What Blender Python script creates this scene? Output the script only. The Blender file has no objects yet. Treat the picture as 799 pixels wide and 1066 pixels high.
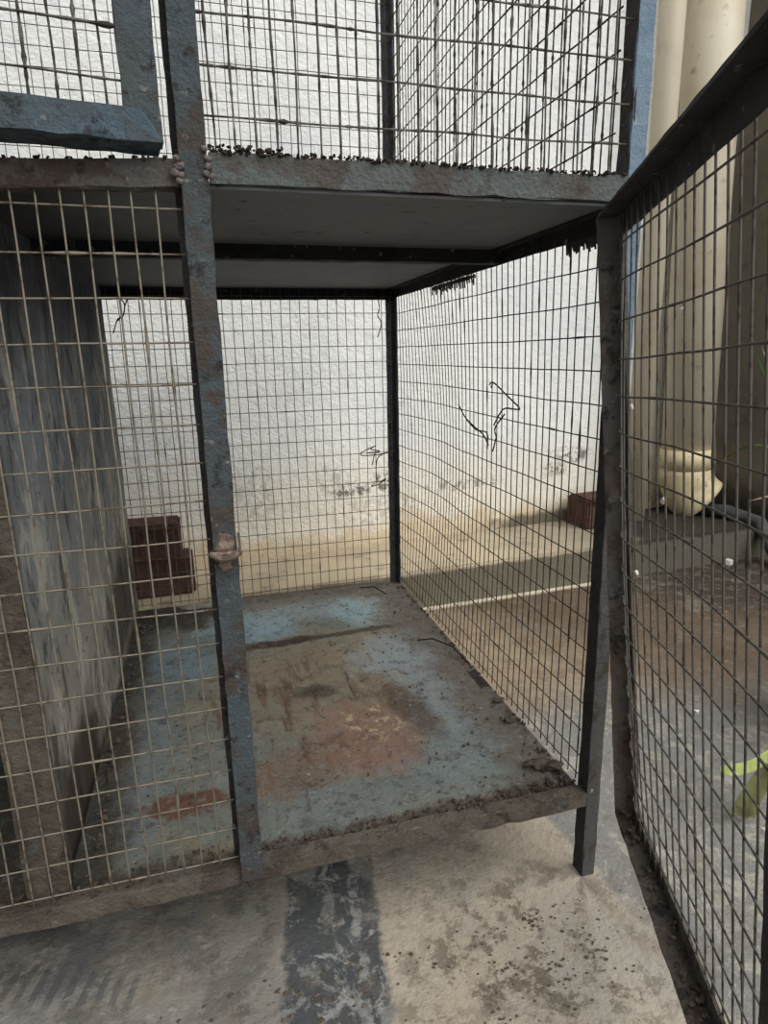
import bpy, bmesh, math, random
from mathutils import Vector, Matrix, noise as mnoise
random.seed(7)
K = 0.65                      # model units -> metres
C = bpy.context.scene.collection
V = Vector

# ------------------------------------------------------------------ helpers
def lin(c):
    return tuple(((x/255)/12.92 if x/255 <= .04045 else ((x/255+.055)/1.055)**2.4) for x in c) + (1.,)

class Mat:
    """small procedural material builder; coordinates are object space in model units"""
    def __init__(s, name, base, rough=.8, metal=0., spec=.3):
        s.m = bpy.data.materials.new(name); s.m.use_nodes = True
        s.nt = s.m.node_tree; s.N = s.nt.nodes; s.L = s.nt.links
        s.b = s.N['Principled BSDF']
        s.b.inputs['Roughness'].default_value = rough
        s.b.inputs['Metallic'].default_value = metal
        s.b.inputs['Specular IOR Level'].default_value = spec
        tc = s.N.new('ShaderNodeTexCoord')
        mp = s.N.new('ShaderNodeMapping'); mp.inputs['Scale'].default_value = (1/K,)*3
        s.L.new(tc.outputs['Object'], mp.inputs['Vector']); s.co = mp.outputs[0]
        rgb = s.N.new('ShaderNodeRGB'); rgb.outputs[0].default_value = lin(base)
        s.col = rgb.outputs[0]; s.h = None
    def stretch(s, v, rot=(0,0,0)):
        mp = s.N.new('ShaderNodeMapping'); mp.inputs['Scale'].default_value = v
        mp.inputs['Rotation'].default_value = rot
        s.L.new(s.co, mp.inputs['Vector']); return mp.outputs[0]
    def noise(s, scale, detail=6, rough=.6, co=None, dist=0.):
        n = s.N.new('ShaderNodeTexNoise'); n.inputs['Scale'].default_value = scale
        n.inputs['Detail'].default_value = detail; n.inputs['Roughness'].default_value = rough
        n.inputs['Distortion'].default_value = dist
        s.L.new(co or s.co, n.inputs['Vector']); return n.outputs['Fac']
    def voro(s, scale, co=None, feature='F1'):
        n = s.N.new('ShaderNodeTexVoronoi'); n.inputs['Scale'].default_value = scale; n.feature = feature
        s.L.new(co or s.co, n.inputs['Vector']); return n.outputs['Distance']
    def step(s, x, lo, hi):
        r = s.N.new('ShaderNodeMapRange'); r.interpolation_type = 'SMOOTHSTEP'
        r.inputs['From Min'].default_value = lo; r.inputs['From Max'].default_value = hi
        if lo > hi:
            r.inputs['From Min'].default_value = hi; r.inputs['From Max'].default_value = lo
            r.inputs['To Min'].default_value = 1; r.inputs['To Max'].default_value = 0
        s.L.new(x, r.inputs['Value']); return r.outputs[0]
    def math(s, op, a, b=None):
        n = s.N.new('ShaderNodeMath'); n.operation = op
        for i, x in enumerate((a, b)):
            if x is None: continue
            if isinstance(x, (int, float)): n.inputs[i].default_value = x
            else: s.L.new(x, n.inputs[i])
        return n.outputs[0]
    def axis(s, k):
        n = s.N.new('ShaderNodeSeparateXYZ'); s.L.new(s.co, n.inputs[0]); return n.outputs[k]
    def blob(s, c, r, amp=.5, nscale=18, soft=.35, rz=0., detail=6):
        """1 inside an irregular ellipsoid patch"""
        mp = s.N.new('ShaderNodeMapping'); mp.vector_type = 'POINT'
        a = s.N.new('ShaderNodeVectorMath'); a.operation = 'SUBTRACT'; a.inputs[1].default_value = c
        s.L.new(s.co, a.inputs[0])
        mp.inputs['Rotation'].default_value = (0, 0, -rz)
        s.L.new(a.outputs[0], mp.inputs['Vector'])
        d = s.N.new('ShaderNodeVectorMath'); d.operation = 'DIVIDE'; d.inputs[1].default_value = r
        s.L.new(mp.outputs[0], d.inputs[0])
        l = s.N.new('ShaderNodeVectorMath'); l.operation = 'LENGTH'; s.L.new(d.outputs[0], l.inputs[0])
        nz = s.noise(nscale, detail, .7)
        x = s.math('ADD', l.outputs['Value'], s.math('MULTIPLY', s.math('SUBTRACT', nz, .5), amp*3))
        return s.step(x, 1+soft, 1-soft)
    def mix(s, fac, color, k=1.0):
        n = s.N.new('ShaderNodeMix'); n.data_type = 'RGBA'
        if k != 1.0: fac = s.math('MULTIPLY', fac, k)
        s.L.new(fac, n.inputs[0]); s.L.new(s.col, n.inputs[6])
        if isinstance(color, tuple): n.inputs[7].default_value = lin(color)
        else: s.L.new(color, n.inputs[7])
        s.col = n.outputs[2]; return s
    def patch(s, scale, lo, hi, color, k=1., detail=6, rough=.6, co=None, dist=0.):
        return s.mix(s.step(s.noise(scale, detail, rough, co, dist), lo, hi), color, k)
    def height(s, x, k):
        y = s.math('MULTIPLY', x, k)
        s.h = y if s.h is None else s.math('ADD', s.h, y); return s
    def done(s, bump=.3, dist=.01):
        s.L.new(s.col, s.b.inputs['Base Color'])
        if s.h is not None:
            bp = s.N.new('ShaderNodeBump'); bp.inputs['Strength'].default_value = bump
            bp.inputs['Distance'].default_value = dist
            s.L.new(s.h, bp.inputs['Height']); s.L.new(bp.outputs[0], s.b.inputs['Normal'])
        return s.m

def obj(name, bm, m, parent=None, smooth=False):
    for v in bm.verts: v.co *= K
    bmesh.ops.recalc_face_normals(bm, faces=bm.faces)
    me = bpy.data.meshes.new(name); bm.to_mesh(me); bm.free()
    if smooth:
        for p in me.polygons: p.use_smooth = True
    me.materials.append(m)
    o = bpy.data.objects.new(name, me); C.objects.link(o)
    if parent:
        o.parent = parent
        o.matrix_parent_inverse = parent.matrix_basis.inverted()
    return o
def empty(name, loc):
    o = bpy.data.objects.new(name, None); o.location = V(loc)*K; o.empty_display_size = .05
    C.objects.link(o); return o
def tag(o, label=None, cat=None, group=None, kind=None):
    for k, v in (('label', label), ('category', cat), ('group', group), ('kind', kind)):
        if v: o[k] = v
    return o

def plank(bm, p0, p1, u, wu, v, wv, seg=None, jit=0.):
    """bar from p0 to p1, its section spanning u*wu and v*wv from the line p0-p1"""
    p0, p1, u, v = V(p0), V(p1), V(u).normalized(), V(v).normalized()
    n = seg or max(1, int((p1-p0).length/.02))
    rings = []
    for i in range(n+1):
        q = p0.lerp(p1, i/n); ring = []
        for a, b in ((0,0),(1,0),(1,1),(0,1)):
            j = V((random.uniform(-1,1), random.uniform(-1,1), random.uniform(-1,1)))*jit
            ring.append(bm.verts.new(q + u*wu*a + v*wv*b + j))
        rings.append(ring)
    for a, b in zip(rings, rings[1:]):
        for k in range(4): bm.faces.new((a[k], a[(k+1)%4], b[(k+1)%4], b[k]))
    bm.faces.new(rings[0][::-1]); bm.faces.new(rings[-1])
def angle(bm, p0, p1, u, v, w=.024, t=.003, jit=.0006, w2=None):
    """L section: one flange along u, one along v, corner on the line p0-p1"""
    plank(bm, p0, p1, u, w, v, t, None, jit)
    plank(bm, V(p0)+V(v).normalized()*t*.5, V(p1)+V(v).normalized()*t*.5, v, (w2 or w)-t*.5, u, t, None, jit)
def box(bm, a, b):
    x0,y0,z0 = a; x1,y1,z1 = b
    plank(bm, (x0,y0,z0), (x1,y0,z0), (0,1,0), y1-y0, (0,0,1), z1-z0, 1)
def tube(bm, pts, rad, sides=5, cap=True):
    """tube through pts, rad a number or list"""
    n = len(pts); rings = []; pts = [V(p) for p in pts]
    t0 = (pts[1]-pts[0]).normalized()
    ref = V((0,0,1)) if abs(t0.z) < .9 else V((1,0,0))
    for i, p in enumerate(pts):
        t = (pts[min(i+1,n-1)]-pts[max(i-1,0)]).normalized()
        s = t.cross(ref)
        if s.length < 1e-4: s = t.cross(V((.3,1,.2)))
        s.normalize(); w = s.cross(t)
        r = rad[i] if isinstance(rad, (list, tuple)) else rad
        rings.append([bm.verts.new(p + (s*math.cos(2*math.pi*k/sides) + w*math.sin(2*math.pi*k/sides))*r) for k in range(sides)])
    for a, b in zip(rings, rings[1:]):
        for k in range(sides): bm.faces.new((a[k], a[(k+1)%sides], b[(k+1)%sides], b[k]))
    if cap: bm.faces.new(rings[0][::-1]); bm.faces.new(rings[-1])
def lump(bm, c, r, sub=1, sq=(1,1,1), jit=.3):
    ret = bmesh.ops.create_icosphere(bm, subdivisions=sub, radius=1)
    for v in ret['verts']:
        d = 1 + random.uniform(-jit, jit)
        v.co = V(c) + V((v.co.x*sq[0], v.co.y*sq[1], v.co.z*sq[2]))*r*d

def wire_grid(O, U, Vv, us, vs, ulen, vlen, r=.0011, warp=None, wob=.0008, dirty=0., u0=0., v0=0.):
    """welded mesh: wires along Vv at every u of us and along U at every v of vs"""
    bm = bmesh.new(); O, U, Vv = V(O), V(U), V(Vv); Nn = U.cross(Vv).normalized()
    def P(a, b, off=0.):
        p = O + U*a + Vv*b + Nn*off
        if warp: p = p + warp(a, b)
        return p
    def run(along_v, fixed, lo, hi):
        step = .0045 if dirty else .02
        n = max(2, int((hi-lo)/step)); pts, rr = [], []
        ph = random.uniform(0, 50); drift = random.uniform(-1,1)*wob*.8
        for i in range(n+1):
            t = lo + (hi-lo)*i/n
            w = mnoise.noise(V((t*9, ph, 0)))*wob*2 + drift
            if along_v: p = P(fixed+w, t, r*.9)
            else: p = P(t, fixed+w, -r*.9)
            pts.append(p)
            k = 1.
            if dirty:
                g = mnoise.noise(V((t*22, ph*3.1, 5.))) + .9*mnoise.noise(V((t*95, ph*3.1, 9.)))
                k = 1 + dirty*max(0, .12+g*1.0)
                if random.random() < .05*min(1, dirty): k *= random.uniform(1.2, 1.8)
            elif random.random() < .03: k = random.uniform(1.2, 2.0)
            rr.append(r*k)
        tube(bm, pts, rr, 5)
    for a in us: run(True, a, v0, vlen)
    for b in vs: run(False, b, u0, ulen)
    return bm
def frange(a, b, s):
    o = []
    while a <= b+1e-9: o.append(a); a += s
    return o

# ------------------------------------------------------------------ materials
def painted_iron(name, base, blue, rust, kb=.8, kr=1., lo=.5, rough=.75, dark=(36,32,30)):
    m = Mat(name, base, rough, 0, .25)
    m.patch(7, .45, .58, blue, kb, 7, .7)
    m.patch(13, lo, lo+.07, rust, kr, 9, .75)
    m.patch(38, .55, .63, dark, .75, 7, .7)
    m.patch(70, .60, .68, (138,134,126), .6, 5, .7)
    m.height(m.noise(55, 8, .7), 1.).height(m.noise(240, 4, .7), .4)
    return m.done(.9, .005)
M = {}
M['iron'] = painted_iron('weathered blue iron', (74,84,90), (80,100,112), (62,55,51), .8, .9, .52)
M['iron_mid'] = painted_iron('blue grey iron', (70,75,77), (74,84,90), (72,63,57), .75, .9, .485)
M['iron_rust'] = painted_iron('rusty dirty iron', (90,82,75), (88,92,92), (70,58,50), .5, .9, .48)
M['iron_dark'] = painted_iron('dark iron', (58,55,54), (60,60,62), (48,41,37), .6, .8, .5)
M['iron_stile'] = painted_iron('brown grey iron', (96,88,82), (92,92,92), (80,66,58), .5, .8, .5)
M['iron_black'] = painted_iron('shelf shade iron', (30,30,31), (32,33,36), (25,22,21), .6, .8, .5)  # darker copy for bars under the shelf, shade put into the colour
M['iron_back'] = painted_iron('plain grey iron', (84,86,88), (88,92,98), (62,54,48), .6, .8, .54)  # even grey of the back and far left posts
m = Mat('blue iron with leg shade', (74,72,70), .75, 0, .25)
m.patch(13, .48, .58, (58,50,45), .9, 9, .75)
pz = m.math('ADD', m.axis(2), m.math('MULTIPLY', m.math('SUBTRACT', m.noise(14,7,.7), .5), .3))
m.mix(m.step(pz, .50, .62), (112,130,146)); m.mix(m.math('MULTIPLY', m.step(pz,.5,.62), m.step(m.noise(11,7,.7), .45,.62)), (96,116,134))  # blue above only; the leg's shade is painted in as dark grey
m.patch(45, .62, .68, (66,60,56), .8, 6, .7); m.patch(60, .64, .7, (170,172,170), .6, 5)
m.height(m.noise(55,8,.7),1.).height(m.noise(240,4,.7),.4); M['iron_blue'] = m.done(.7,.004)

m = Mat('dirty lip iron', (98,90,80), .9)
m.patch(12, .45, .6, (76,66,58), .9, 8, .75); m.patch(34, .53, .63, (54,45,39), .85, 9, .78); m.patch(16, .58, .68, (98,106,104), .6); m.patch(60, .6, .68, (134,124,110), .7, 7, .75)
m.height(m.noise(60,8,.7),1.).height(m.noise(200,4,.7),.6); M['lip'] = m.done(.9,.006)

m = Mat('shelf lip iron', (96,102,100), .85)
m.patch(11, .48, .6, (84,76,70), .9); m.patch(26, .54, .66, (66,58,53), .8); m.patch(18, .58, .7, (118,128,124), .6)
m.height(m.noise(60,8,.7),1.).height(m.noise(200,4,.7),.6); M['lip_top'] = m.done(.9,.006)

m = Mat('galvanised wire', (126,118,104), .55, .35, .4)
m.patch(70, .5, .64, (86,72,58), .9); M['wire_light'] = m.done()
m = Mat('dull steel wire', (92,88,82), .7, .3, .3)
m.patch(70, .5, .64, (58,50,44), .9); M['wire_mid'] = m.done()
m = Mat('rusted wire', (66,60,54), .8, .1, .25)
m.patch(60, .48, .62, (46,36,30), .9); m.patch(45, .64, .7, (150,140,128), .8); M['wire_dark'] = m.done()
m = Mat('dirt caked wire', (108,104,98), .95, 0, .1)
m.patch(60, .42, .6, (60,55,51), .9); m.patch(38, .6, .7, (178,174,166), .8)
m.height(m.noise(300,4,.7),1.); M['wire_dirty'] = m.done(.8,.003)

# tray: worn blue paint, rust and caked dirt
m = Mat('worn tray paint', (170,170,156), .8, 0, .3)
m.patch(7, .42, .62, (147,157,151), .9, 7, .65)
m.patch(5, .52, .66, (193,173,144), .8, 7, .65)
m.mix(m.blob((-.27,.44,.14), (.24,.20,.5), .35, 14, .5), (187,170,144), .75)
for c, r, col, k, rz in (
    ((-.41,.735,.14), (.10,.085,.5), (172,221,242), .95, 0), ((-.25,.79,.14), (.20,.055,.5), (190,215,219), .6, 0),
    ((-.17,.75,.14), (.06,.075,.5), (181,228,242), .9, .2), ((-.57,.60,.14), (.07,.10,.5), (153,194,212), .85, .1),
    ((-.60,.30,.14), (.035,.22,.5), (142,179,197), .6, 0), ((-.11,.49,.14), (.11,.10,.5), (186,209,219), .85, .3),
    ((-.08,.28,.14), (.08,.16,.5), (171,194,206), .75, .15), ((-.13,.13,.14), (.12,.07,.5), (156,183,188), .7, 0),
    ((-.33,.09,.14), (.15,.05,.5), (150,167,170), .7, 0), ((-.52,.22,.14), (.10,.12,.5), (165,176,167), .6, 0)):
    g_ = sum(col)/3; col = tuple(int(g_+(x-g_)*.6) for x in col)
    m.mix(m.blob(c, r, .75, 17, .45, rz, 10), col, k)
# rusty, scratched diagonal drag marks
st = m.stretch((1,.16,1), (0,0,.62))
m.mix(m.math('MULTIPLY', m.step(m.noise(34,5,.6,st), .52, .64), m.blob((-.38,.32,.14), (.16,.22,.5), .3, 12, .4)), (134,102,81), .8)
m.mix(m.math('MULTIPLY', m.step(m.noise(46,5,.6,st), .60, .68), m.blob((-.36,.36,.14), (.2,.26,.5), .3, 12, .4)), (72,59,52), .6)
m.mix(m.blob((-.26,.235,.14), (.08,.105,.5), .45, 26, .3, .35, 10), (184,148,130), .85)
m.mix(m.math('MULTIPLY', m.blob((-.235,.275,.14), (.06,.06,.5), .3, 30, .3), m.step(m.noise(60,5,.7), .53, .60)), (245,229,188), .9)
m.mix(m.blob((-.545,.15,.14), (.05,.03,.5), .9, 30, .25, 0, 10), (143,97,80), .9)
m.mix(m.blob((-.38,.18,.14), (.09,.06,.5), .7, 28, .4, .3, 10), (164,131,108), .6)
m.mix(m.blob((-.37,.63,.14), (.09,.018,.5), .7, 30, .3, .1), (107,68,56), .9)
m.mix(m.blob((-.20,.635,.14), (.24,.010,.5), .5, 22, .4, .05), (86,76,66), .8)
m.mix(m.blob((-.32,.40,.14), (.04,.022,.5), .9, 30, .5), (70,61,55), .7)
m.mix(m.blob((-.17,.30,.14), (.03,.10,.5), .6, 26, .4, .2), (100,82,69), .7)
# grime round the rim
ex = m.math('ADD', m.axis(0), m.math('MULTIPLY', m.math('SUBTRACT', m.noise(13,9,.75), .5), .22))
m.mix(m.step(ex, -.13, -.05), (145,135,125), .9)
ey = m.math('ADD', m.axis(1), m.math('MULTIPLY', m.math('SUBTRACT', m.noise(9,7,.7), .5), .10))
m.mix(m.step(ey, .83, .875), (158,149,140), .85)
m.mix(m.step(ey, .865, .90), (136,126,118), .6)
m.mix(m.blob((-.60,.86,.14), (.12,.09,.5), .5, 14, .3, -.3), (78,70,65), .9)
m.mix(m.blob((-.52,.905,.14), (.05,.02,.5), .6, 26, .3), (228,225,216), .7)
ez = m.math('ADD', m.axis(1), m.math('MULTIPLY', m.math('SUBTRACT', m.noise(16,7,.7), .5), .07))
m.mix(m.step(ez, .055, .03), (103,89,81), .9)
lx = m.math('ADD', m.axis(0), m.math('MULTIPLY', m.math('SUBTRACT', m.noise(10,7,.7), .5), .12))
m.mix(m.step(lx, -.60, -.655), (82,76,70), .85)
m.patch(120, .62, .70, (61,55,49), .7, 4); m.patch(85, .66, .73, (245,245,238), .5, 4)
m.patch(30, .58, .72, (82,76,68), .45, 8, .75)
m.patch(55,.52,.64,(206,206,194),.35,8,.8); m.patch(48,.53,.66,(74,65,59),.5,9,.8)
m.patch(24,.50,.62,(104,96,88),.5,10,.82); m.patch(90,.56,.66,(196,192,180),.35,8,.8)
m.height(m.noise(40,9,.75),1.).height(m.noise(160,5,.7),.5); M['tray'] = m.done(.8,.006)

m = Mat('shelf underside sheet', (98,100,100), .7)
m.patch(6, .45, .65, (80,84,88), .8); m.patch(50, .62, .7, (44,40,38), .9, 4); m.patch(90, .66, .74, (130,128,122), .6, 4)
m.height(m.noise(50,6,.6),1.); m.mix(m.step(m.math('ADD', m.axis(0), m.math('MULTIPLY', m.math('SUBTRACT', m.noise(6,6,.7), .5), .2)), -.50, -.64), (38,39,41), .9)  # left end blackened: shade of the left bay painted into the sheet
M['shelf'] = m.done(.3,.003)

# partition: scuffed blue grey sheet, streaked with droppings
m = Mat('scuffed partition sheet', (158,165,170), .8)
st = m.stretch((1,1,.3))
m.patch(5, .45, .65, (134,146,154), .8)
lowz = m.math('ADD', m.axis(2), m.math('MULTIPLY', m.math('SUBTRACT', m.noise(6,6,.7), .5), .5))
m.mix(m.step(lowz, .72, .30), (184,176,164), .85)
m.patch(22, .50, .58, (222,218,208), .75, 9, .75, st)
m.patch(30, .52, .60, (96,92,88), .8, 9, .75, st)
m.patch(60, .60, .70, (52,48,45), .8, 6, .7)
m.mix(m.step(m.math('ADD', m.axis(2), m.math('MULTIPLY', m.math('SUBTRACT', m.noise(5,6,.7), .5), .25)), .70, .86), (58,64,70), .85)  # top darkened: shade below the shelf put into the sheet colour
m.mix(m.blob((-.677,.16,.18), (.5,.17,.10), .4, 12, .4), (72,60,52), .9)
m.mix(m.blob((-.677,.72,.25), (.5,.22,.10), .4, 12, .4), (60,53,48), .8)
m.height(m.noise(60,8,.7),1.).height(m.noise(40,6,.7,st),1.); M['partition'] = m.done(.6,.004)

# plaster wall with dirty foot and flaked scuffs
m = Mat('rough white plaster', (238,238,234), .95, 0, .1)
m.patch(2.2, .45, .7, (224,226,226), .8, 4); m.patch(9, .55, .72, (214,212,206), .5)
zz = m.math('ADD', m.axis(2), m.math('MULTIPLY', m.math('SUBTRACT', m.noise(5,7,.7), .5), .22))
m.mix(m.step(zz, .55, .22), (230,222,204), .75)
m.mix(m.step(zz, .23, .15), (204,184,154), .85)
m.mix(m.blob((.78,1.42,.13), (.30,.4,.035), .6, 14, .4), (84,78,68), .85)
fl = m.step(m.noise(46,6,.75), .47, .55)
for c, r, k, rz in (((-.03,1.32,.32), (.075,.4,.022), .9, 0), ((.075,1.33,.335), (.045,.4,.03), .9, 0),
                ((-.10,1.31,.36), (.06,.4,.05), .35, 0), ((.38,1.36,.30), (.14,.4,.018), .6, 0), ((.83,1.42,.37), (.07,.4,.03), .9, 0),
                ((.75,1.41,.32), (.055,.4,.025), .85, 0), ((-.36,1.28,.34), (.07,.4,.10), .3, 0), ((.05,1.33,.25), (.16,.4,.05), .35, 0)):
    m.mix(m.math('MULTIPLY', m.blob(c, r, .6, 22, .4, rz), fl), (112,108,104), k)
m.patch(75, .64, .70, (130,122,112), .5, 4)
m.height(m.noise(36,8,.65),1.).height(m.noise(120,5,.7),.6); M['plaster'] = m.done(.55,.012)
m = Mat('olive grey plaster', (128,120,106), .9, 0, .15)
m.patch(3, .45, .65, (112,106,94), .8); m.patch(14, .58, .72, (92,86,76), .6)
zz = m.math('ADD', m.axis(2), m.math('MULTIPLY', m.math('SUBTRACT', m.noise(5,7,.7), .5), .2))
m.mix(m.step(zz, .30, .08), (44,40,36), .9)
m.height(m.noise(30,8,.65),1.); M['olive'] = m.done(.5,.008)
m = Mat('ledge cement', (178,164,140), .9, 0, .2)
m.patch(5, .45, .65, (158,146,126), .8, 7); m.patch(20, .56, .7, (112,104,92), .6, 7)
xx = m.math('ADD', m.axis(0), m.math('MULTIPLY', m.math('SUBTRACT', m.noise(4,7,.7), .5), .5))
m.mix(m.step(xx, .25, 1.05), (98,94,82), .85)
m.mix(m.step(xx, .78, .95), (42,37,32), .92)  # shade of the right hand corner painted into the cement
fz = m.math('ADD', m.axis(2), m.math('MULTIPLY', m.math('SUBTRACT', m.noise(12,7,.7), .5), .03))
m.mix(m.step(fz, .114, .104), (92,88,76), .85)  # front face below the edge painted darker, as its shade
m.height(m.noise(40,8,.7),1.); M['ledge'] = m.done(.5,.006)

# floor: stained cement with a dark marble strip
m = Mat('stained cement floor', (170,159,142), .8, 0, .25)
m.patch(3.2, .42, .62, (150,146,138), .9, 8, .65); m.patch(8, .48, .66, (186,175,156), .7, 8, .65)
m.patch(6, .54, .70, (128,118,102), .8, 9, .7)
left = m.math('ADD', m.axis(0), m.math('MULTIPLY', m.math('SUBTRACT', m.noise(7,8,.7), .5), .16))
m.mix(m.step(left, -.38, -.46), (118,115,110), .85)  # grey mottled cement, with shade from the cage painted in
m.mix(m.math('MULTIPLY', m.step(left, -.38, -.46), m.step(m.noise(14,10,.8), .49, .60)), (78,76,73), .75)
m.mix(m.math('MULTIPLY', m.step(left, -.50, -.56), m.step(m.noise(9,7,.65), .47, .58)), (90,90,90), .8)
# ribbed tread print at the left
wv = m.N.new('ShaderNodeTexWave'); wv.inputs['Scale'].default_value = 16; wv.inputs['Distortion'].default_value = 1.5
wv.bands_direction = 'X'; m.L.new(m.stretch((1,1,1),(0,0,.25)), wv.inputs['Vector'])
m.mix(m.math('MULTIPLY', m.step(wv.outputs['Fac'], .35, .75), m.blob((-.71,.035,0), (.12,.028,1), .3, 20, .4, -.35)), (78,78,78), .75)
m.mix(m.blob((-.50,-.02,0), (.055,.022,1), .5, 22, .25, .6), (96,94,88), .8)
# dark marble strip running towards the viewer
skew = m.math('SUBTRACT', m.axis(0), m.math('MULTIPLY', m.axis(1), .14))
sk = m.math('ADD', skew, m.math('MULTIPLY', m.math('SUBTRACT', m.noise(22,8,.7), .5), .045))
band = m.math('MULTIPLY', m.step(sk, -.440, -.428), m.step(sk, -.300, -.312))
m.mix(band, (66,70,74), .95)
vein = m.step(m.noise(16,9,.75,m.stretch((1,.55,1)),1.2), .50, .58)
m.mix(m.math('MULTIPLY', band, vein), (138,138,134), .7)
vein2 = m.step(m.noise(30,9,.75,None,.8), .56, .62)
m.mix(m.math('MULTIPLY', band, vein2), (168,168,164), .6)
seam = m.math('MULTIPLY', m.step(sk, -.345, -.340), m.step(sk, -.326, -.331))
m.mix(m.math('MULTIPLY', seam, m.step(m.noise(24,6,.7), .42,.55)), (150,150,146), .8)
# blue grey slab beyond the front right leg, then brown floor
sl = m.math('ADD', m.math('ADD', m.axis(0), m.math('MULTIPLY', m.axis(1), .12)), m.math('MULTIPLY', m.math('SUBTRACT', m.noise(9,8,.7), .5), .06))
slab = m.math('MULTIPLY', m.step(sl, .020, .034), m.step(m.axis(1), .62, .42))
m.mix(slab, (112,113,114), .8)
m.mix(m.math('MULTIPLY', slab, m.step(m.noise(13,10,.8,None,1.4), .50, .58)), (160,155,143), .85)
far = m.math('ADD', m.axis(1), m.math('MULTIPLY', m.math('SUBTRACT', m.noise(3.5,8,.7), .5), .30))
m.mix(m.math('MULTIPLY', m.step(far, .30, .55), m.step(m.axis(0), -.2, .1)), (140,122,98), .85)
m.mix(m.math('MULTIPLY', m.math('MULTIPLY', m.step(far, .30, .55), m.step(m.axis(0), -.2, .1)), m.step(m.noise(11,10,.78,None,.6), .48, .6)), (112,94,74), .7)
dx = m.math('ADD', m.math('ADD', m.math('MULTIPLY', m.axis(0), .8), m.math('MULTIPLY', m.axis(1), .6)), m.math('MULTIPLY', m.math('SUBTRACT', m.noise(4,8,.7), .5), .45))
m.mix(m.step(dx, .55, .9), (84,69,54), .9)  # floor darkens to the back right, the corner's shade painted in
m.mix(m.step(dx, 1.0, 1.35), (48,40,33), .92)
sl2 = m.math('ADD', m.math('SUBTRACT', m.axis(1), m.math('MULTIPLY', m.axis(0), .054)), m.math('MULTIPLY', m.math('SUBTRACT', m.noise(20,8,.75), .5), .03))
m.mix(m.math('MULTIPLY', m.step(sl2, .995, 1.015), m.step(m.axis(0), .95, .7)), (206,196,174), .9)
# droppings and muddy marks in front of the leg
sp = m.math('MULTIPLY', m.step(m.noise(20,9,.75), .50, .58), m.blob((-.13,-.09,0), (.20,.17,1), .5, 10, .6))
m.mix(sp, (84,74,60), .8)
m.patch(60, .64, .69, (84,76,66), .75, 5, .7); m.patch(9, .60, .70, (110,102,90), .5, 9, .75)
m.patch(17, .50, .64, (104,96,84), .65, 10, .8); m.patch(110, .58, .68, (92,84,74), .5, 6, .8); m.patch(4, .52, .64, (120,112,98), .6, 10, .75); m.patch(40, .56, .68, (188,182,170), .35, 8, .75)
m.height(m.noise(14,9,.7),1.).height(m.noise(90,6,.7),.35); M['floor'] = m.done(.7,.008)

m = Mat('aged white pvc', (222,212,190), .45, 0, .4)
m.patch(5, .45, .65, (208,196,170), .7); m.patch(22, .62, .72, (150,136,110), .6, 7)
M['pvc'] = m.done()
m = Mat('yellowed pvc', (214,198,160), .5, 0, .35)
m.patch(8, .5, .66, (176,158,118), .8); m.patch(28, .60, .7, (110,98,76), .7, 7); M['pvc_old'] = m.done()
m = Mat('beige pvc', (188,178,156), .55, 0, .3)
m.patch(6, .5, .66, (170,158,134), .8); M['pvc_beige'] = m.done()
m = Mat('grey rubber', (72,74,74), .7); m.patch(12,.5,.65,(52,52,50),.8); M['rubber'] = m.done()
m = Mat('brick clay', (98,74,66), .95, 0, .1)
m.patch(18, .45, .62, (76,57,52), .9); m.patch(40, .58, .7, (136,104,92), .6); m.patch(26, .62, .72, (48,32,28), .8)
m.height(m.noise(60,8,.75),1.); M['brick'] = m.done(1.,.01)
m = Mat('rust', (116,100,90), .9); m.patch(40,.45,.6,(82,70,62),.95); m.patch(50,.55,.66,(160,140,126),.7)
m.height(m.noise(120,6,.7),1.); M['rust'] = m.done(.6,.004)
m = Mat('weld beads', (100,92,86), .8); m.patch(90,.45,.6,(66,58,53),.9); M['weld'] = m.done()
m = Mat('black grime', (40,35,32), 1., 0, .1); m.patch(90,.45,.6,(66,58,52),.9); M['grime'] = m.done()
m = Mat('grey fluff', (150,146,138), 1., 0, .05); M['fluff'] = m.done()
m = Mat('brown dirt', (84,74,66), 1., 0, .1); m.patch(70,.48,.6,(58,50,45),.9); M['brown_dirt'] = m.done()
m = Mat('pale crumb', (196,190,180), .9); M['crumb'] = m.done()
m = Mat('dropping', (76,66,54), .95); m.patch(160,.5,.62,(112,104,92),.8); M['dropping'] = m.done()
m = Mat('added dark sheet', (40,46,54), .8); m.patch(8,.45,.6,(30,34,40),.8); M['added_dark_sheet'] = m.done()
m = Mat('leaf green', (86,122,52), .5, 0, .4); m.patch(30,.5,.66,(66,98,40),.8); M['leaf'] = m.done()
m = Mat('leaf pale', (214,226,190), .5, 0, .4); m.patch(60,.58,.66,(150,170,110),.7); M['leaf_pale'] = m.done()
m = Mat('leaf yellow', (188,196,124), .6, 0, .3); m.patch(40,.5,.66,(160,170,98),.7); M['leaf_yellow'] = m.done()
m = Mat('leaf olive', (120,122,76), .6, 0, .3); m.patch(30,.48,.62,(92,90,58),.8); M['leaf_olive'] = m.done()
m = Mat('dry leaf', (196,150,122), .7); m.patch(40,.5,.64,(150,104,80),.8); M['leaf_dry'] = m.done()
m = Mat('terracotta', (150,88,62), .85); m.patch(10,.5,.65,(128,74,54),.8); M['terracotta'] = m.done()
m = Mat('soil', (52,40,32), 1.); m.height(m.noise(80,6,.7),1.); M['soil'] = m.done(.8,.01)

# ------------------------------------------------------------------ measures
D, H1, H2, W, XP, XL, ZT = .925, .1415, .905, .465, -.677, -1.20, 1.66
X, Y, Z = V((1,0,0)), V((0,1,0)), V((0,0,1))

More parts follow.
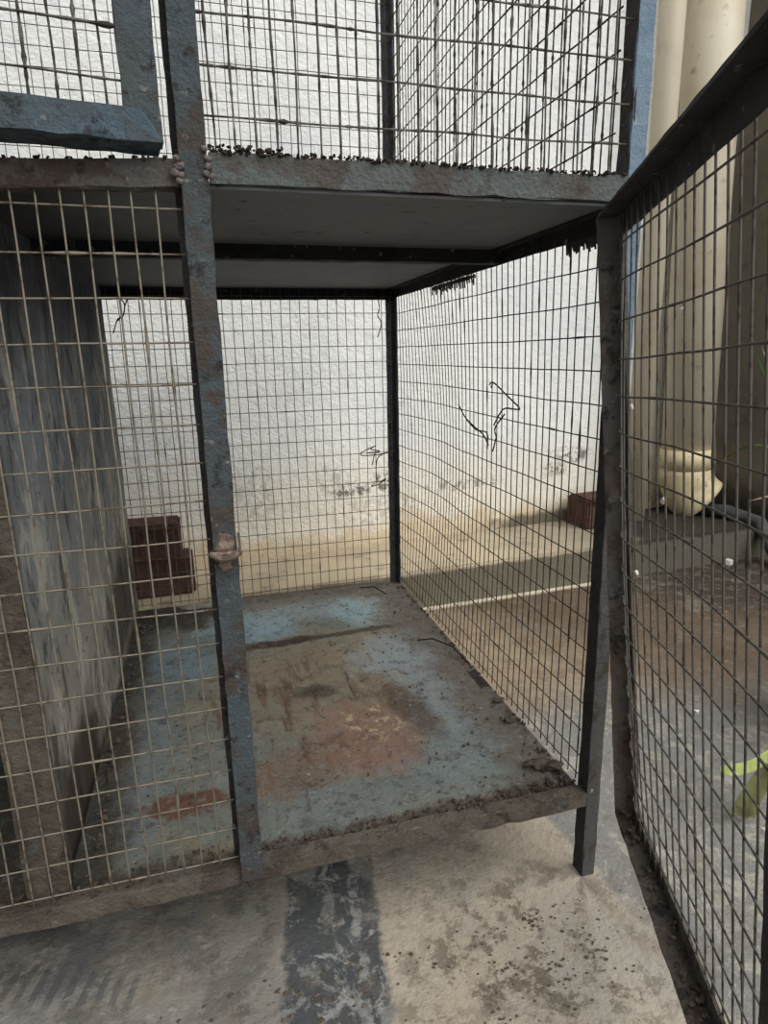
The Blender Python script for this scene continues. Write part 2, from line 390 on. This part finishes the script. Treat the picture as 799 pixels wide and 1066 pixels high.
# ------------------------------------------------------------------ setting
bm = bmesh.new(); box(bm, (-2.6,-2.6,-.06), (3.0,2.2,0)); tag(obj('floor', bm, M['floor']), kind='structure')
def wy(x): return 1.325 + .115*x          # foot line of the back wall
def ly(x): return 1.028 + .054*x          # front edge of the ledge
XR = 1.50
def prism(xs, y0f, y1f, z0, z1, n=1):
    bm = bmesh.new(); a, b = xs
    vs = [bm.verts.new(p) for z in (z0, z1) for p in ((a,y0f(a),z),(b,y0f(b),z),(b,y1f(b),z),(a,y1f(a),z))]
    for f in ((0,1,2,3),(4,5,6,7),(0,1,5,4),(1,2,6,5),(2,3,7,6),(3,0,4,7)): bm.faces.new([vs[i] for i in f])
    return bm
tag(obj('wall_back', prism((-2.6,XR+.1), wy, lambda x: wy(x)+.12, 0, 3.0), M['plaster']), kind='structure')
bm = bmesh.new(); a = V((XR, wy(XR), 0)); b = V((XR+.065, .98, 0))
plank(bm, a, b, X, .5, Z, 3.0, 1); tag(obj('wall_right', bm, M['olive']), kind='structure')
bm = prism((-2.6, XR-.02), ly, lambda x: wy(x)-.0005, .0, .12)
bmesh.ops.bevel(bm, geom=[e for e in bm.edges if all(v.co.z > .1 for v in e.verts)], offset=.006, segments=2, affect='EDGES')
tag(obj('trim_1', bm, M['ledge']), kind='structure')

# ------------------------------------------------------------------ the cage
cage = empty('animal_cage', (-.5,.45,0))
tag(cage, 'two-tier rusty blue angle-iron cage with wire mesh sides and an open lower door', 'cage')
def part(name, bm, m, parent=None, label=None, smooth=False):
    o = obj(name, bm, m, parent or cage, smooth)
    if label: o['label'] = label
    return o
J = .0007
# posts
bm = bmesh.new(); plank(bm, (0,0,0), (0,0,ZT), X, .020, Y, .003, None, J)
fp = part('post', bm, M['iron_blue'], label='front right post with blue outer face')
bm = bmesh.new(); plank(bm, (0,.0005,0), (0,.0005,ZT), Y, .0235, X, .003, None, J)
part('flange', bm, M['iron_dark'], fp, 'dark side flange of the front right post')  # darker material puts this face's shade into its colour
bm = bmesh.new(); angle(bm, (-.478,-.004,.128), (-.478,-.004,ZT), X, Y, .0245, .004, .0009, .02)
# hammered point at the lower end
r = bmesh.ops.create_cone(bm, segments=8, radius1=.004, radius2=.011, depth=.018, cap_ends=True)
for v in r['verts']: v.co = V((-.466+v.co.x, -.001+v.co.y*.3, .121+v.co.z))
part('post', bm, M['iron_mid'], label='middle front post, pointed at its lower end')
bm = bmesh.new(); plank(bm, (-.4845,.0175,H1), (-.4845,.0175,ZT), X, .014, Y, .003, None, J)
part('door_stop', bm, M['iron_dark'])
for x, y, u, v in ((0,D,-X,-Y), (XL,D,X,-Y), (XL,0,X,Y)):
    bm = bmesh.new(); angle(bm, (x,y,0), (x,y,ZT), u, v, .024, .003, J)
    part('post', bm, M['iron_back'])
# tray: sheet floor in an angle iron rim
bm = bmesh.new()
nx, ny = 48, 40
g = [[bm.verts.new((XL+.004+(-.002-XL-.004)*i/nx, .012+(D-.016)*j/ny,
      H1-.003+.004*mnoise.noise(V((i*.22,j*.22,3.)))+.002*mnoise.noise(V((i*.7,j*.7,8.))) )) for j in range(ny+1)] for i in range(nx+1)]
for i in range(nx):
    for j in range(ny): bm.faces.new((g[i][j], g[i+1][j], g[i+1][j+1], g[i][j+1]))
ret = bmesh.ops.solidify(bm, geom=bm.faces[:], thickness=.003)
tray = part('tray', bm, M['tray'], label='floor tray with worn blue paint, rust and caked dirt', smooth=False)
bm = bmesh.new(); angle(bm, (XL,-.0005,H1+.001), (-.001,-.0005,H1+.001), -Z, Y, .021, .004, .0014, .021)
part('front_rail', bm, M['lip'], tray, 'dirt-crusted front rail of the tray')
for p0, p1, u in (((-.001,.002,H1-.004), (-.001,D-.004,H1-.004), -X), ((XL+.001,.002,H1-.004), (XL+.001,D-.004,H1-.004), X), ((XL,D-.003,H1-.006), (0,D-.003,H1-.006), -Y)):
    bm = bmesh.new(); angle(bm, p0, p1, -Z, u, .02, .003, J)
    part('rail', bm, M['iron_dark'], tray)
# shelf between the tiers
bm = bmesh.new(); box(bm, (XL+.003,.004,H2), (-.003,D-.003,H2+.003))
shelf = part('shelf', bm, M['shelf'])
bm = bmesh.new(); angle(bm, (XL,-.001,H2-.032), (-.480,-.001,H2-.001), Z, Y, .0235, .003, .0012, .022)
part('front_rail', bm, M['iron_rust'], shelf, 'left length of the shelf rail, brown with grime')
bm = bmesh.new(); angle(bm, (-.452,-.001,H2+.004), (.001,-.001,H2+.004), Z, Y, .026, .003, .0012, .022)
part('front_rail', bm, M['lip_top'], shelf, 'right length of the shelf rail, greenish grey')
bm = bmesh.new(); plank(bm, (XL,.31,H2-.020), (-.004,.31,H2-.020), Y, .022, Z, .020, None, J); part('cross_bar', bm, M['iron_black'], shelf)
bm = bmesh.new(); angle(bm, (XL,D-.001,H2+.004), (0,D-.001,H2+.004), -Z, -Y, .030, .003, .001); part('rail', bm, M['iron_black'], shelf)
bm = bmesh.new(); angle(bm, (-.0005,.003,H2), (-.0005,D-.003,H2), -Z, -X, .021, .003, J); part('rail', bm, M['iron_black'], shelf)
bm = bmesh.new(); angle(bm, (XL,.003,H2), (XL,D-.003,H2), -Z, X, .021, .003, J); part('rail', bm, M['iron_black'], shelf)
# top rails of the upper tier
for p0, p1, u in (((XL,0,ZT),(0,0,ZT),Y), ((XL,D,ZT),(0,D,ZT),-Y), ((0,0,ZT),(0,D,ZT),-X), ((XL,0,ZT),(XL,D,ZT),X)):
    bm = bmesh.new(); angle(bm, p0, p1, -Z, u, .024, .003, J); part('top_rail', bm, M['iron_mid'])
# partition on the left of the open bay
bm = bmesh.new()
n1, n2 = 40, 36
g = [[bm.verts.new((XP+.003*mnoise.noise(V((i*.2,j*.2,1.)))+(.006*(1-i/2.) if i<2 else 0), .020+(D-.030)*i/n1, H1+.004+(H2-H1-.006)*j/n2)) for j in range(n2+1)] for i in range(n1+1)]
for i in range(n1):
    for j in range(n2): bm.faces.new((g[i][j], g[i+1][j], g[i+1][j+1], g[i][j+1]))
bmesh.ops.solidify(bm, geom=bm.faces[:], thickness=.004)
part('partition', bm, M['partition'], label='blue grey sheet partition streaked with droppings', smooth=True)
bm = bmesh.new(); plank(bm, (-.692,.018,H1+.003), (-.692,.018,H2-.002), X, .0195, Y, .003, None, .0006); part('flange', bm, M['lip'])
bm = bmesh.new(); angle(bm, (-.715,.012,H1+.002), (-.715,.012,H2), X, Y, .024, .003, .001); part('post', bm, M['lip'], label='brown post at the front edge of the partition')
# unseen sheets, added to close off the left bay and keep it dark
bm = bmesh.new(); box(bm, (XL+.004,.03,H1+.004), (XL+.007,D-.03,H2-.002)); part('added_side_sheet', bm, M['added_dark_sheet'])
bm = bmesh.new(); box(bm, (XL+.03,D-.014,H1+.004), (XP-.012,D-.011,H2-.034)); part('added_back_sheet', bm, M['added_dark_sheet'])

# wire mesh panels
def mesh_panel(bm, m, label=None): return part('wire_mesh', bm, m, label=label, smooth=True)
rows = [ .886-.0405*k for k in range(19)]
mesh_panel(wire_grid((0,.005,0), X, Z, frange(-1.179,-.486,.0205), rows, -.480, .905, .00105, None, .0007, 0, XL+.012, .150),
           M['wire_light'], 'pale galvanised wire mesh left of the middle post')
mesh_panel(wire_grid((0,D-.010,0), X, Z, frange(XL+.015,-.012,.0225), [.886-.0386*k for k in range(20)], -.004, .902, .00092, None, .0008, 0, XL+.012, H1+.004),
           M['wire_mid'], 'wire mesh across the back of the lower tier')
def bulge(a, b):      # a = depth, b = height
    s = a/D; k = math.exp(-((s-.76)/.17)**2)*.8 + .45*math.sin(math.pi*max(0,min(1,s)))
    h = math.sin(math.pi*max(0,min(1,(b-H1)/(H2-H1))))
    return X*(.020*k*h)
mesh_panel(wire_grid((.001,0,0), Y, Z, frange(.034,D-.012,.0205), [.888-.0413*k for k in range(18)]+[.155], D-.006, .902, .00092, bulge, .0008, 0, .026, H1+.001),
           M['wire_dark'], 'dark bulging wire mesh on the right side of the lower tier')
mesh_panel(wire_grid((0,.006,0), X, Z, frange(-.446,-.008,.0202), [.968+.0408*k for k in range(17)], .002, ZT-.004, .00095, None, .0014, 1.0, -.456, H2+.006),
           M['wire_dirty'], 'dirt-caked wire mesh in the front of the upper tier')
mesh_panel(wire_grid((0,D-.010,0), X, Z, frange(XL+.015,-.012,.0225), [.922+.0366*k for k in range(20)], -.004, ZT-.004, .00095, None, .0008, 0, XL+.012, H2+.004),
           M['wire_mid'], 'thin wire mesh across the back of the upper tier')
mesh_panel(wire_grid((-.002,0,0), Y, Z, frange(.034,D-.012,.0205), [.945+.041*k for k in range(17)], D-.006, ZT-.004, .0010, None, .0010, .5, .026, H2+.006),
           M['wire_dark'], 'dark wire mesh on the right side of the upper tier')
mesh_panel(wire_grid((XL+.002,0,0), Y, Z, frange(.034,D-.012,.0205), [.945+.041*k for k in range(17)], D-.006, ZT-.004, .0012, None, .0009, 0, .026, H2+.006),
           M['wire_mid'])

# upper left door, blue frame, slightly ajar
def door_L(bm, p0, p1, inn, back, w=.030, t=.003, jit=.0009, bk=.022):
    """outer corner line p0-p1: flange in the door plane along inn, flange along back at the outer edge"""
    plank(bm, p0, p1, inn, w, back, t, None, jit); plank(bm, p0, p1, back, bk, inn, t, None, jit)
ud = empty('door', (-.49,-.02,1.2)); ud.parent = cage; ud.matrix_parent_inverse = cage.matrix_basis.inverted()
ud['label'] = 'closed upper left door with blue angle-iron frame'
a = V((-.4905,-.020,.9345)); ux = V((-1,-.14,0)).normalized(); ub = V((.14*0,1,0)); dw, dh = .62, .70
ub = V((-ux.y, ux.x, 0)); ub = ub if ub.y > 0 else -ub
bl = a+ux*dw; tr = a+Z*dh; tl = bl+Z*dh
for nm, p0, p1, inn in (('stile',a,tr,ux), ('stile',bl,tl,-ux), ('door_rail',a,bl,Z), ('door_rail',tr,tl,-Z)):
    bm = bmesh.new(); door_L(bm, p0, p1, inn, ub, .030 if nm=='stile' else .026, bk=.016 if nm=='stile' else .042)
    part(nm, bm, M['iron_mid'] if nm == 'stile' else M['iron'], ud)
o = part('wire_mesh', wire_grid(a+ub*.004, ux, Z, frange(.0412,dw-.02,.0203), [.046+.0402*k for k in range(17)], dw-.008, dh-.008, .0010, None, .0014, 1.1, .012, .014), M['wire_dirty'], ud, smooth=True)

# open lower door: seen from inside, leaning outwards at its foot
cam = V((-.4722,-.6737,.75)); F = .94
q = V((-.024,.022,.897)); top = cam+(q-cam)*F
dn = V((.065,-.065,-1)).normalized(); th = -1.962
w = V((math.cos(th), math.sin(th), 0)); w = (w-dn*w.dot(dn)).normalized()
out = w.cross(dn).normalized()
if out.x < 0: out = -out
DW, DH = .458*F, .775*F
ld = empty('door', top); ld.parent = cage; ld.matrix_parent_inverse = cage.matrix_basis.inverted()
ld['label'] = 'open lower right door with sagging dark frame and bulging mesh'
def DP(s, t, o=0.): return top + w*s + dn*t + out*o
fw = .024
def dflange(p0, p1, inn, m, nm, wid=fw, lip=.022, lbl=None):
    bm = bmesh.new()
    plank(bm, p0, p1, out, lip, inn, .003, None, .0006)          # flange towards the viewer along the rim
    plank(bm, V(p0)+out*lip, V(p1)+out*lip, inn, wid, out, .003, None, .0006)
    part(nm, bm, m, ld, lbl)
dflange(DP(0,0), DP(0,DH), w, M['iron_stile'], 'stile', .024)
bm = bmesh.new(); plank(bm, DP(DW+.020,0), DP(DW+.002,DH), -w, .024, out, .003, None, .0006); plank(bm, DP(DW+.020,0,.0005), DP(DW+.002,DH,.0005), out, .022, -w, .003, None, .0006)
part('stile', bm, M['iron_dark'], ld)
dflange(DP(0,0), DP(DW+.020,0), dn, M['iron_dark'], 'door_rail')
dflange(DP(0,DH), DP(DW,DH), -dn, M['iron_rust'], 'door_rail', lbl='bottom rail of the door, thick with brown dirt')
def dbulge(a, b):
    s = a/DW; h = .45+.55*math.sin(math.pi*max(0,min(1,b/DH)))
    k = -.019*(s/.15)*math.exp(1-s/.15)
    return out*(k*h)
part('wire_mesh', wire_grid(DP(0,0,.026), w, dn, frange(.020,DW+.002,.0192), [.036+.0385*k for k in range(18)], DW-.006, DH-.006, .00100, dbulge, .0009, 0, .006, .006), M['wire_mid'], ld, smooth=True)
for s, t in ((.30,.30),(.17,.28),(.10,.37),(.36,.47),(.24,.45),(.09,.20),(.21,.12),(.40,.40)):
    bm = bmesh.new(); lump(bm, DP(s,t,.026)+dbulge(s,t), random.uniform(.0020,.0032), 1, (1,1,1.3), .4)
    part('fluff', bm, M['crumb'], ld)
bm = bmesh.new()
for _ in range(150): lump(bm, DP(random.uniform(.01,DW), DH-random.uniform(.003,.012), random.uniform(.008,.024)), random.uniform(.0012,.0034), 1, (1,1,.7), .4)
part('grime', bm, M['brown_dirt'], ld)['kind'] = 'stuff'

# latch loop on the middle post, weld beads at the joint
bm = bmesh.new()
pts = [(-.466+.0145*math.cos(a), -.006-.016*max(0,math.sin(a))-.0, .547+.0015*math.sin(3*a)) for a in [math.pi*i/14 for i in range(15)]]
tube(bm, pts, .0034, 8); plank(bm, (-.480,-.0085,.547), (-.452,-.0085,.547), -Y, .010, Z, .003, 6, .0008)
lump(bm, (-.466,-.0045,.558), .0095, 2, (1.1,.3,1.3), .15)
tube(bm, [(-.4525,-.010,.544), (-.4515,-.011,.556), (-.4518,-.010,.570)], .0013, 6)
lump(bm, (-.467,-.0045,.534), .007, 2, (1,.25,1.1), .25)
part('latch', bm, M['rust'], label='small rusty latch loop welded to the middle post')
bm = bmesh.new(); lump(bm, (-.467,-.0045,.566), .0038, 2, (1,.4,1), .1); part('latch_hole', bm, M['grime'])
bm = bmesh.new()
for x, z in ((-.481,.927),(-.479,.920),(-.477,.913),(-.480,.908),(-.476,.921),(-.483,.915),(-.453,.928),(-.452,.921),(-.455,.915),(-.450,.913),(-.455,.936)):
    lump(bm, (x+random.uniform(-.001,.001),-.006,z), random.uniform(.0022,.0036), 2, (1.2,.5,1), .35)
part('weld', bm, M['weld'], smooth=True)

# grime: black crumbs on the rails, clods on the tray
bm = bmesh.new()
def crumbs(n, f, r0, r1):
    for _ in range(n): lump(bm, f(), random.uniform(r0, r1), 1, (random.uniform(.7,1.3), random.uniform(.7,1.2), random.uniform(.5,1.2)), .4)
R = random.uniform
crumbs(420, lambda: (R(-.452,0), R(-.003,.004), H2+.030+R(-.001,.003)), .0007, .0024)
crumbs(60, lambda: (R(-.452,-.38), R(-.003,.004), H2+.031+R(-.001,.006)), .0009, .0028)
crumbs(120, lambda: (lambda x: (x, R(-.003,.004), H2-.001+.0433*(x+.480)+.0235+R(-.001,.002)))(R(-.9,-.486)), .001, .0026)
part('grime', bm, M['grime'])['kind'] = 'stuff'
bm = bmesh.new()
crumbs(220, lambda: (R(-.45,-.002), R(.012,.034)+R(0,.012), H1+.0002), .001, .0032)
crumbs(120, lambda: (R(-.70,-.45), R(.012,.05), H1+.0002), .001, .003)
crumbs(110, lambda: (R(-.012,-.002), R(.04,D-.03), H1+.0002), .001, .003)
crumbs(40, lambda: (-.004-abs(random.gauss(0,.022)), .03+abs(random.gauss(0,.035)), H1+.0005), .0015, .0045)
crumbs(120, lambda: (R(-.2,-.01), R(.05,.85), H1+.000), .001, .0028)
crumbs(80, lambda: (R(-.66,-.2), R(.05,.9), H1+.000), .0008, .002)
crumbs(60, lambda: (XP+.012+R(0,.012), R(.05,D-.05), H1+.001), .002, .005)
for x, y, r in ((-.030,.075,.012),(-.016,.068,.010),(-.044,.080,.009),(-.020,.20,.009),(-.014,.26,.007)): lump(bm, (x,y,H1+.003), r, 2, (1.6,.8,.6), .3)
part('caked_dirt', bm, M['brown_dirt'], tray)['kind'] = 'stuff'
# loose straws and an arched twig on the tray
for pts in ([(-.075,.535,H1+.004),(-.045,.52,H1+.010),(-.018,.47,H1+.010),(-.010,.40,H1+.004)], [(-.12,.885,H1+.004),(-.085,.87,H1+.008),(-.065,.82,H1+.004)]):
    bm = bmesh.new(); tube(bm, pts, .0016, 6); part('straw', bm, M['grime'], tray)
# crumbling flaps of old mesh under the side rail
for y0, y1, zz in ((.44,.66,.868),(.06,.13,.872)):
    bm = bmesh.new()
    n = 22
    for i in range(n):
        y = y0+(y1-y0)*i/(n-1); tube(bm, [(.004,y,H2-.02), (.005+R(0,.002),y+R(-.002,.002),zz+R(-.004,.006))], .0016, 4)
    plank(bm, (.0065,y0,zz+.010), (.0065,y1,zz+.010), Z, .006, X, .001, 16, .0016)
    part('mesh_flap', bm, M['wire_dark'])
# twisted tie wires
def ties(label, *lines):
    bm = bmesh.new()
    for pts in lines:
        # smooth the polyline a little
        P = [V(p) for p in pts]; S = []
        for i in range(len(P)-1):
            p0 = P[max(0,i-1)]; p1 = P[i]; p2 = P[i+1]; p3 = P[min(len(P)-1,i+2)]
            for k in range(5):
                t = k/5; S.append(.5*((2*p1)+(-p0+p2)*t+(2*p0-5*p1+4*p2-p3)*t*t+(-p0+3*p1-3*p2+p3)*t**3))
        S.append(P[-1]); tube(bm, S, .0014, 5)
    part('tie_wire', bm, M['grime'], label=label)
yb = D-.018
ties('kinked tie wire hanging at the top of the back mesh', [(-.034,yb,.889),(-.050,yb,.884),(-.052,yb,.890),(-.036,yb-.006,.893),(-.046,yb,.880),(-.044,yb,.858),(-.049,yb,.842),(-.040,yb,.822),(-.050,yb,.790)])
ties('loop of tie wire on the back corner post', [(-.01,yb-.012,.508),(-.045,yb-.014,.500),(-.095,yb,.496),(-.098,yb,.505),(-.06,yb,.520),(-.075,yb,.512),(-.05,yb,.505),(-.085,yb,.502)],
     [(-.03,yb-.012,.503),(-.055,yb,.49),(-.062,yb,.46),(-.060,yb,.43)], [(-.065,yb,.50),(-.072,yb,.47)], [(-.075,yb,.415),(-.055,yb,.418),(-.035,yb,.432),(-.05,yb,.425)])
xs_ = .014
ties('bent tie wire on the right side mesh', [(xs_,.385,.693),(xs_,.368,.697),(xs_+.006,.330,.678),(xs_+.004,.276,.659),(xs_+.006,.30,.656),(xs_+.008,.345,.652),(xs_+.004,.372,.622)], [(xs_,.378,.688),(xs_,.371,.697)], [(xs_+.004,.33,.645),(xs_+.004,.366,.618),(xs_+.004,.362,.60),(xs_+.003,.372,.575)])
ties('short twisted wire on the right side mesh', [(xs_,.53,.648),(xs_+.004,.505,.625),(xs_+.003,.46,.612),(xs_+.005,.42,.60),(xs_,.385,.585)], [(xs_+.004,.50,.622),(xs_+.004,.45,.606),(xs_+.004,.40,.605),(xs_,.39,.578)])
yf = D-.018
ties('thin torn wire by the top of the partition', [(-.66,yf,.806),(-.648,yf,.835),(-.636,yf,.842),(-.630,yf,.868),(-.640,yf,.885),(-.622,yf,.886),(-.63,yf,.862),(-.634,yf,.848),(-.648,yf,.832)])

# ------------------------------------------------------------------ bricks on the ledge
def brick(c, size, rz, label, group=None):
    bm = bmesh.new()
    r = bmesh.ops.create_cube(bm, size=1)
    for v in bm.verts: v.co = V((v.co.x*size[0], v.co.y*size[1], v.co.z*size[2]))
    bmesh.ops.bevel(bm, geom=bm.edges[:], offset=.006, segments=2, affect='EDGES')
    bmesh.ops.subdivide_edges(bm, edges=bm.edges[:], cuts=3, use_grid_fill=True)
    R_ = Matrix.Rotation(rz, 3, 'Z')
    for v in bm.verts:
        d = mnoise.noise(v.co*40+V(c)*9)*.003
        v.co = v.co*(1+d*6) ; v.co.z = max(min(v.co.z, size[2]/2), -size[2]/2)
        v.co = R_ @ v.co
    o = obj('brick', bm, M['brick']); o.location = (V(c)+V((0,0,size[2]/2)))*K
    tag(o, label, 'brick', group)
brick((-.662,1.105,.1205), (.235,.115,.100), .04, 'lower red brick of the stack behind the partition')
brick((-.690,1.103,.222), (.235,.110,.100), -.03, 'upper red brick set back on the lower one behind the partition')
brick((.885,1.325,.1205), (.17,.12,.110), .12, 'lone dark red brick lying against the wall seen through right side mesh')

# ------------------------------------------------------------------ pipes
def ringpts(c, t, r, n):
    t = V(t).normalized(); ref = X if abs(t.x) < .8 else Y
    s = t.cross(ref).normalized(); u = s.cross(t)
    return [V(c)+(s*math.cos(2*math.pi*k/n)+u*math.sin(2*math.pi*k/n))*r for k in range(n)]
def pipe(pts, r, wall=.006, n=40):
    """hollow pipe through pts"""
    bm = bmesh.new(); outr, inr = [], []
    P = [V(p) for p in pts]
    for i, p in enumerate(P):
        t = P[min(i+1,len(P)-1)]-P[max(i-1,0)]
        rr = r[i] if isinstance(r, list) else r
        outr.append([bm.verts.new(q) for q in ringpts(p, t, rr, n)])
        inr.append([bm.verts.new(q) for q in ringpts(p, t, rr-wall, n)])
    for rs in (outr, inr):
        for a, b in zip(rs, rs[1:]):
            for k in range(n): bm.faces.new((a[k], a[(k+1)%n], b[(k+1)%n], b[k]))
    for a, b in ((outr[0],inr[0]), (outr[-1],inr[-1])):
        for k in range(n): bm.faces.new((a[k], a[(k+1)%n], b[(k+1)%n], b[k]))
    return bm
PX, PY, PR = 1.243, 1.370, .094
def px(z): return 1.297-.04*(z-.45)
dp = tag(empty('drain_pipe', (PX,PY,.13)), 'wide cream plastic drain pipe ending in a cut elbow', 'pipe')
bm = pipe([(px(2.9),PY,2.9),(px(.36),PY,.36)], PR-.002); obj('pipe', bm, M['pvc'], dp, True)
bm = pipe([(px(.375),PY,.375),(px(.30),PY,.30)], [PR+.004]*2); obj('coupling', bm, M['pvc_old'], dp, True)
arc = [(px(.31),PY,.31)]
for i in range(1, 10):
    a = math.radians(50)*i/9
    arc.append((px(.31)+.17*(1-math.cos(a))*.85, PY-.17*(1-math.cos(a))*.55, .295-.17*math.sin(a)))
bm = pipe(arc, [PR+.001+.0012*i for i in range(len(arc))]); obj('elbow', bm, M['pvc_old'], dp, True)
np_ = pipe([(1.062,1.345,2.95),(1.062,1.345,.1205)], .041, .005, 28)
tag(obj('beige_pipe', np_, M['pvc_beige'], None, True), 'narrow beige upright pipe between the blue post and the wide drain pipe', 'pipe')
bm = bmesh.new(); tube(bm, [(1.33,1.30,.145),(1.38,1.22,.15),(1.42,1.11,.13),(1.40,1.0,.03),(1.36,.92,.026)], .024, 14)
tag(obj('hose', bm, M['rubber'], None, True), 'short grey hose lying below the cut pipe elbow', 'hose')

# ------------------------------------------------------------------ potted plant past the door
pl = tag(empty('potted_plant', (.70,.14,0)), 'plant with strap leaves beyond the door mesh at the right edge', 'plant')
def lathe(prof, c, n=32):
    bm = bmesh.new(); rings = [[bm.verts.new((c[0]+r*math.cos(2*math.pi*k/n), c[1]+r*math.sin(2*math.pi*k/n), z)) for k in range(n)] for r, z in prof]
    for a, b in zip(rings, rings[1:]):
        for k in range(n): bm.faces.new((a[k], a[(k+1)%n], b[(k+1)%n], b[k]))
    bm.faces.new(rings[0]); bm.faces.new(rings[-1]); return bm
obj('pot', lathe([(.085,0),(.115,.17),(.13,.17),(.13,.20),(.112,.20),(.108,.175)], (.70,.14)), M['terracotta'], pl, True)
obj('soil', lathe([(.107,.165),(.107,.178),(.02,.184)], (.70,.14)), M['soil'], pl, True)
def leaf(pts, wid, m, fold=.25, side=None, prof=None):
    bm = bmesh.new(); P = [V(p) for p in pts]; S = []
    for i in range(len(P)-1):
        p0 = P[max(0,i-1)]; p1 = P[i]; p2 = P[i+1]; p3 = P[min(len(P)-1,i+2)]
        for k in range(6):
            t = k/6; S.append(.5*((2*p1)+(-p0+p2)*t+(2*p0-5*p1+4*p2-p3)*t*t+(-p0+3*p1-3*p2+p3)*t**3))
    S.append(P[-1]); rows = []
    for i, p in enumerate(S):
        t = (S[min(i+1,len(S)-1)]-S[max(i-1,0)]).normalized()
        s = V(side).normalized() if side else t.cross(Z).normalized()
        u = i/(len(S)-1); wd = wid*(prof(u) if prof else (min(1,u*5+.3)*(1-u**3)+.03))
        nn = s.cross(t).normalized()
        rows.append([bm.verts.new(p-s*wd+nn*wd*fold), bm.verts.new(p), bm.verts.new(p+s*wd+nn*wd*fold)])
    for a, b in zip(rows, rows[1:]):
        for k in range(2): bm.faces.new((a[k], a[k+1], b[k+1], b[k]))
    bmesh.ops.solidify(bm, geom=bm.faces[:], thickness=.0012)
    return bm
def addleaf(*a, label=None, m='leaf', **k):
    o = obj('leaf', leaf(*a, None, **k), M[m], pl, True)
    if label: o['label'] = label
    return o
addleaf([(.69,.14,.18),(.575,.143,.37),(.46,.147,.56),(.349,.15,.748)], .0125, label='green strap leaf with pale upper edge', side=(.86,0,.51))
bm = leaf([(.695,.134,.184),(.580,.137,.374),(.465,.141,.564),(.353,.142,.751)], .0062, None, side=(.86,0,.51)); obj('leaf_edge', bm, M['leaf_pale'], pl, True)
addleaf([(.69,.15,.18),(.60,.16,.40),(.48,.15,.50),(.374,.15,.503)], .010, label='dry pinkish leaf tip', m='leaf_dry')
addleaf([(.70,.10,.18),(.60,.04,.24),(.42,.01,.19),(.30,0,.131),(.228,0,.130)], .0085, label='pale yellow green leaf held flat', m='leaf_yellow', side=(0,.45,1), prof=lambda u: min(1,u*5+.3)*(1 if u<.93 else .75))
addleaf([(.70,.10,.18),(.55,.05,.22),(.40,.02,.15),(.325,.01,.075),(.30,.01,.020)], .030, label='drooping olive leaf', m='leaf_olive', side=(.9,.0,-.4), prof=lambda u: (.25+.75*u))
for a in (.4,1.1,1.9,-.6,-1.2):
    c, s = math.cos(a), math.sin(a)
    addleaf([(.70,.14,.18),(.70+.10*c,.14+.10*s,.42),(.70+.24*c,.14+.24*s,.55),(.70+.36*c,.14+.36*s,.48)], .016)

# ------------------------------------------------------------------ droppings on the floor
bm = bmesh.new()
for _ in range(170):
    x, y = random.gauss(-.12,.09), -.03-abs(random.gauss(0,.10))
    lump(bm, (x,y,.0006), R(.0006,.0021), 1, (1.2,.9,.35), .5)
for x, y, n in ((-.10,-.05,16),(-.05,-.11,22),(-.17,-.10,14),(-.20,-.16,16),(-.115,-.12,18)):
    for _ in range(n): lump(bm, (x+random.gauss(0,.010), y+random.gauss(0,.010), .001), R(.0007,.0026), 1, (1.2,.9,.4), .5)
for _ in range(60): lump(bm, (R(-.62,-.25),R(-.10,-.03),.0006), R(.001,.0036), 1, (1.2,.9,.3), .5)
tag(obj('droppings', bm, M['dropping']), 'scattered dark droppings on the cement in front of the cage', 'droppings', kind='stuff')

# ------------------------------------------------------------------ light
wd = bpy.data.worlds.new('sky'); bpy.context.scene.world = wd; wd.use_nodes = True
nt = wd.node_tree; bg = nt.nodes['Background']
bg.inputs[0].default_value = (.95,.98,1.,1); bg.inputs[1].default_value = .52
def sun(name, d, e, ang, col=(1,1,1)):
    l = bpy.data.lights.new(name, 'SUN'); l.energy = e; l.angle = math.radians(ang); l.color = col
    o = bpy.data.objects.new(name, l); C.objects.link(o); o.rotation_euler = V(d).to_track_quat('-Z','Y').to_euler()
    o.location = (0,0,4)
sun('overcast_sky_glow', (-.38,.55,-.75), 4.0, 70, (1,.985,.96))

# ------------------------------------------------------------------ camera
yaw, pitch, roll, f = .26526213, .24414618, -.0200174, 661.83
cy, sy, cp, sp_ = math.cos(yaw), math.sin(yaw), math.cos(pitch), math.sin(pitch)
fwd = V((sy*cp, cy*cp, -sp_)); r_ = V((cy,-sy,0)); u_ = r_.cross(fwd)
r2 = r_*math.cos(roll)+u_*math.sin(roll); u2 = -r_*math.sin(roll)+u_*math.cos(roll)
cd = bpy.data.cameras.new('camera'); co = bpy.data.objects.new('camera', cd); C.objects.link(co)
Mx = Matrix((r2, u2, -fwd)).transposed().to_4x4(); Mx.translation = cam*K
co.matrix_world = Mx
cd.sensor_fit = 'HORIZONTAL'; cd.sensor_width = 36; cd.lens = f/799*36; cd.clip_start = .01
sc = bpy.context.scene; sc.camera = co
vs = sc.view_settings; vs.view_transform = 'Standard'; vs.look = 'None'; vs.exposure = 0.; vs.gamma = 1.; vs.use_curve_mapping = False
